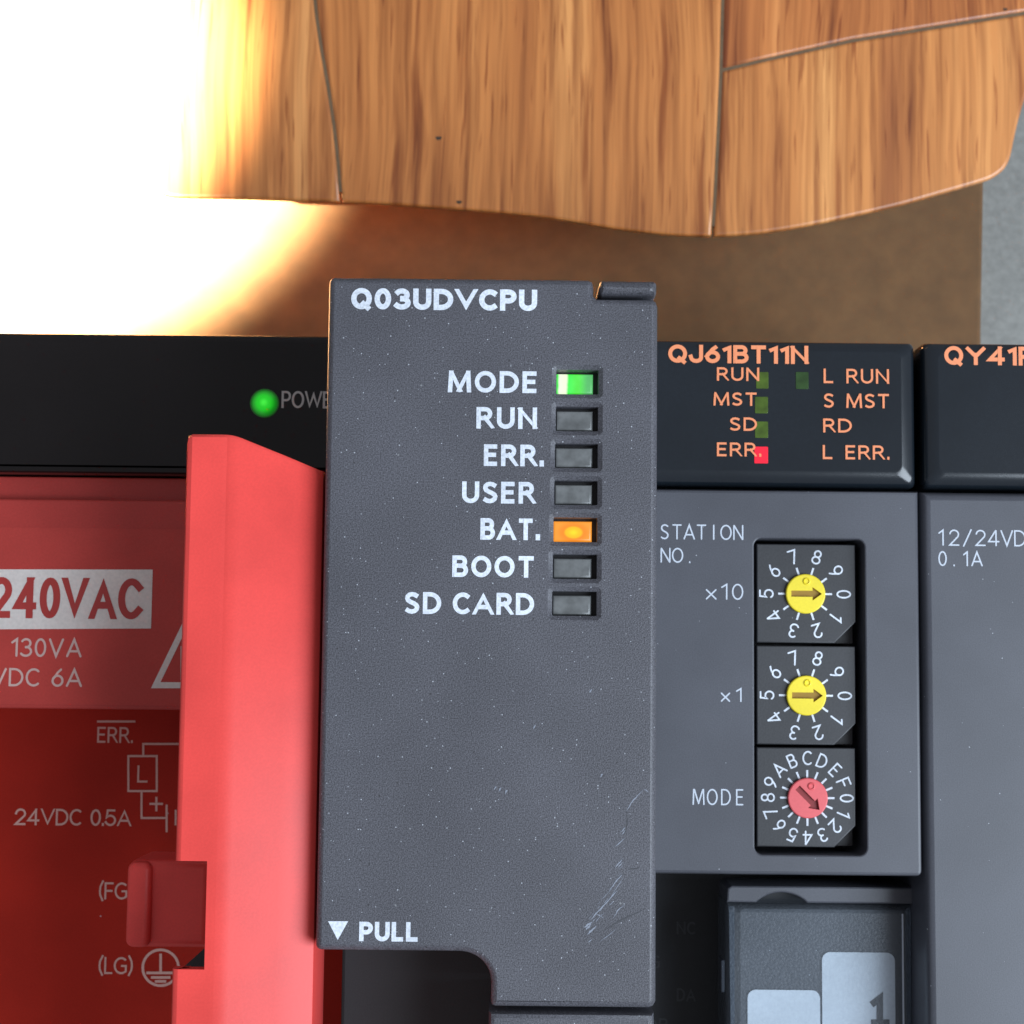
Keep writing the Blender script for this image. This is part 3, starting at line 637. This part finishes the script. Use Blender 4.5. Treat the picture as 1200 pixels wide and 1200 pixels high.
# rotary switches
ZS = ZM - 1.2
def rotary(cxp, cyp, ytp, ybp, chars, dial_m, arrow_m, ang, dot, label, step):
    x0, y0, x1, y1 = pxrect(886.8, ytp, 1002.6, ybp, ZS)
    k = PX(901, 800, ZS) - PX(900, 800, ZS)
    c = P(cxp, cyp, ZS)
    chf = 25 * k
    poly = [(x0, y0), (x1 - chf, y0), (x1, y0 + chf), (x1, y1), (x0, y1)]
    sw = plate('rotary_switch', poly, ZS, ZM - 7.5, 'switch', net, r=0.12, label=label)
    plate('switch_corner', [(x1 - chf + .1, y0 + .02), (x1 - .02, y0 + .02), (x1 - .02, y0 + chf - .1)], ZS - 1.6, ZM - 7.4, 'dark', sw, r=0)
    R = 23.3 * k; zd = ZS + 0.42
    ca, sa = math.cos(ang), math.sin(ang)
    ar = [(-17, -3.6), (8, -3.6), (8, -8), (19, 0), (8, 8), (8, 3.6), (-17, 3.6)]
    ap = [(c[0] + k * (u * ca - v * sa), c[1] + k * (u * sa + v * ca)) for u, v in ar]
    dial = plate('dial', disc(c[0], c[1], R, 48), zd, ZS + 0.01, dial_m, sw, prof=[(0.12, 0), (0.04, 0.04), (0, 0.12)], holes=[(ap, [(0, 0)], 0.38)])
    bm = bmesh.new(); big = offset(ccw(ap), -0.02); vs_ = ring(bm, big, zd - 0.36); es = [bm.edges.new((vs_[i], vs_[(i + 1) % len(vs_)])) for i in range(len(vs_))]
    bmesh.ops.triangle_fill(bm, use_beauty=True, edges=es, normal=(0, 0, 1))
    finish('arrow_slot', bm, arrow_m, dial, 'sunk arrow in the dial')
    bm = bmesh.new(); dc = (c[0] + dot[0] * k, c[1] + dot[1] * k)
    rs = [ring(bm, disc(dc[0], dc[1], r_ * k, 20), zd + z_) for r_, z_ in ((4.6, 0.0), (4.0, 0.10), (3.2, 0.13), (2.2, 0.02))]
    for a, b_ in zip(rs, rs[1:]): bridge(bm, a, b_)
    bm.faces.new(rs[-1]); finish('dial_pip', bm, dial_m, dial)
    n = len(chars)
    bm = bmesh.new()
    for i, ch in enumerate(chars):
        a = -2 * math.pi * i / n
        r = (45.5 if n == 10 else 46) * k
        write(bm, ch, c[0] + r * math.cos(a), c[1] + r * math.sin(a), 0, 17.2 * k if n == 10 else 16.5 * k, 1.9 * k, ZS + 0.03, cap=True, rot=a - math.pi / 2)
    finish('numerals', bm, 'white', sw, 'ring of white characters printed around the dial', smooth=False)
    bm = bmesh.new()
    for i in range(n):
        a = -2 * math.pi * i / n
        stroke(bm, [(c[0] + rr_ * k * math.cos(a), c[1] + rr_ * k * math.sin(a)) for rr_ in (24.4, 31)], 1.15 * k, ZS + 0.03)
    finish('tick_marks', bm, 'white', sw, 'white tick marks around the dial', smooth=False)
rotary(943.4, 696, 637.8, 753.5, '0123456789', 'dial_y', 'arrow_y', 0.0, (1, 14.6), 'topmost rotary switch with a yellow dial, beside x10', 36)
rotary(944.4, 815, 757, 872.8, '0123456789', 'dial_y', 'arrow_y', 0.0, (1, 14.6), 'middle rotary switch with a yellow dial, beside x1', 36)
rotary(946, 935, 876.2, 992.8, '0123456789ABCDEF', 'dial_r', 'arrow_r', -math.pi / 4, (4, 13.8), 'bottom rotary switch with a pinkish red dial, beside MODE', 22.5)
# terminal block with smoked clear cover
ZT = -31.0
M['smoke'].node_tree.nodes['Principled BSDF'].inputs['Coat Weight'].default_value = 0.5
tb = plate('terminal_block', rrect(PX(866, 1120, -38), YBOT + 2, PX(1066, 1120, -38), PY(960, 1052, -38), 0.4), -38, ZF + 30, 'dark', net, r=0.3, label='terminal block under a smoked clear cover with two stickers')
x0, y0, x1, y1 = pxrect(850, 1059, 1073, 1300, ZT); 
cov = plate('smoked_cover', rrect(x0, YBOT + 1, x1, y1 + 0.0, 0.3), ZT, ZT - 6, 'smoke', tb, prof=[(0.9, 0), (0.5, 0.15), (0.15, 0.5), (0, 0.9)], bottom=False, label='smoked clear pebbled plastic cover')
xa, xb = PX(886, 1055, ZT), PX(946, 1055, ZT)
ybar0, ybar1 = y1 + 0.04, PY(960, 1038.5, ZT)
am = (xa + xb) / 2; ah = PY(915, 1046, ZT)
sag = ah - ybar0; hw = (xb - xa) / 2; rad = (hw * hw + sag * sag) / (2 * sag)
a0 = math.asin(hw / rad)
arcp = [(am + rad * math.sin(a0 * (2 * i / 12 - 1)), ah - rad + rad * math.cos(a0 * (2 * i / 12 - 1))) for i in range(13)]
bar = [(x0 + 0.1, ybar0)] + arcp + [(x1, ybar0), (x1 + 0.05, ybar1 - 0.25), (x1 - 0.25, ybar1), (x0 + 0.6, ybar1), (x0 + 0.2, ybar1 - 0.3)]
plate('top_bar', bar, ZT + 0.1, ZT - 6, 'grey', tb, prof=[(0.2, 0), (0.08, 0.06), (0, 0.25)], label='grey bar with a half-round finger notch')
plate('bar_backing', [(x0 + 1, ybar0 - 0.4), (x1 - 1, ybar0 - 0.4), (x1 - 1, ybar1 - 0.3), (x0 + 1, ybar1 - 0.3)], ZT - 3, ZT - 6.1, 'dark', tb, r=0)
bm = bmesh.new(); xe = PX(1058, 1130, ZT); box_into(bm, xe - 0.07, YBOT + 2, ZT - 0.02, xe + 0.07, y1 - 0.9, ZT + 0.10); finish('edge_rib', bm, 'thin', cov, 'thin pale rib along the cover')
zs_ = ZT - 0.95
for (sx0, sx1, sy, lb) in ((963.5, 1049, 1116, 'white sticker printed with a 1'), (876, 961, 1160, 'blank white sticker, lower of the two')):
    plate('sticker', rrect(PX(sx0, 1180, zs_), YBOT + 6, PX(sx1, 1180, zs_), PY((sx0 + sx1) / 2, sy, zs_), 0.8), zs_ + 0.06, zs_ - 0.1, 'sticker', tb, r=0, label=lb)
plate('sticker_carrier', rrect(PX(868, 1120, zs_), YBOT + 4, PX(1062, 1120, zs_), PY(960, 1066, zs_), 0.4), zs_ - 0.15, zs_ - 1.6, 'switch', tb, r=0)
zz = zs_ + 0.08
line_px('lettering', [[(1023, 1176), (1031, 1170), (1031, 1198)], [(1023, 1198.5), (1040, 1198.5)]], zz, 7.5, 'dark', tb, 'dark figure 1 on the sticker')
x0, y0, x1, y1 = pxrect(845, 1125, 849.5, 1163, -34)
plate('cover_clip', rrect(x0, y0, x1, y1, 0.12, 3), -34, -36, 'grey', tb, r=0.1)

# ================================================================== output module (far right)
om = thing('output_module', 'plain grey output module with black lamp cover, cut off at the far right', 'module')
OL, OR = 39.62, 67.0
led_cover(om, OL + 0.25, OR)
plate('face_plate', rrect(OL, YBOT, OR, yfa, 0.4, 4, (1, 1, 0, 0)), ZM, ZF, 'grey', om, prof=[(0.85, 0), (0.6, 0.05), (0.3, 0.22), (0.1, 0.55), (0, 1.0)], label='satin grey face plate')
text_px('lettering', 'QY41P', 1106.5, 1211, 406, 428, ZM + 0.1, 4.6, 'orange', om, 'orange printed model name, partly cut off', gap=.28, lift=0.03)
text_px('lettering', '12/24VDC', 1099.5, 1217, 621, 640, ZM, 1.7, 'thin', om, mono=.66, gap=.2, cap=True)
text_px('lettering', '0.1A', 1099.5, 1151.5, 646, 663.5, ZM, 1.7, 'thin', om, mono=.66, gap=.2, cap=True)
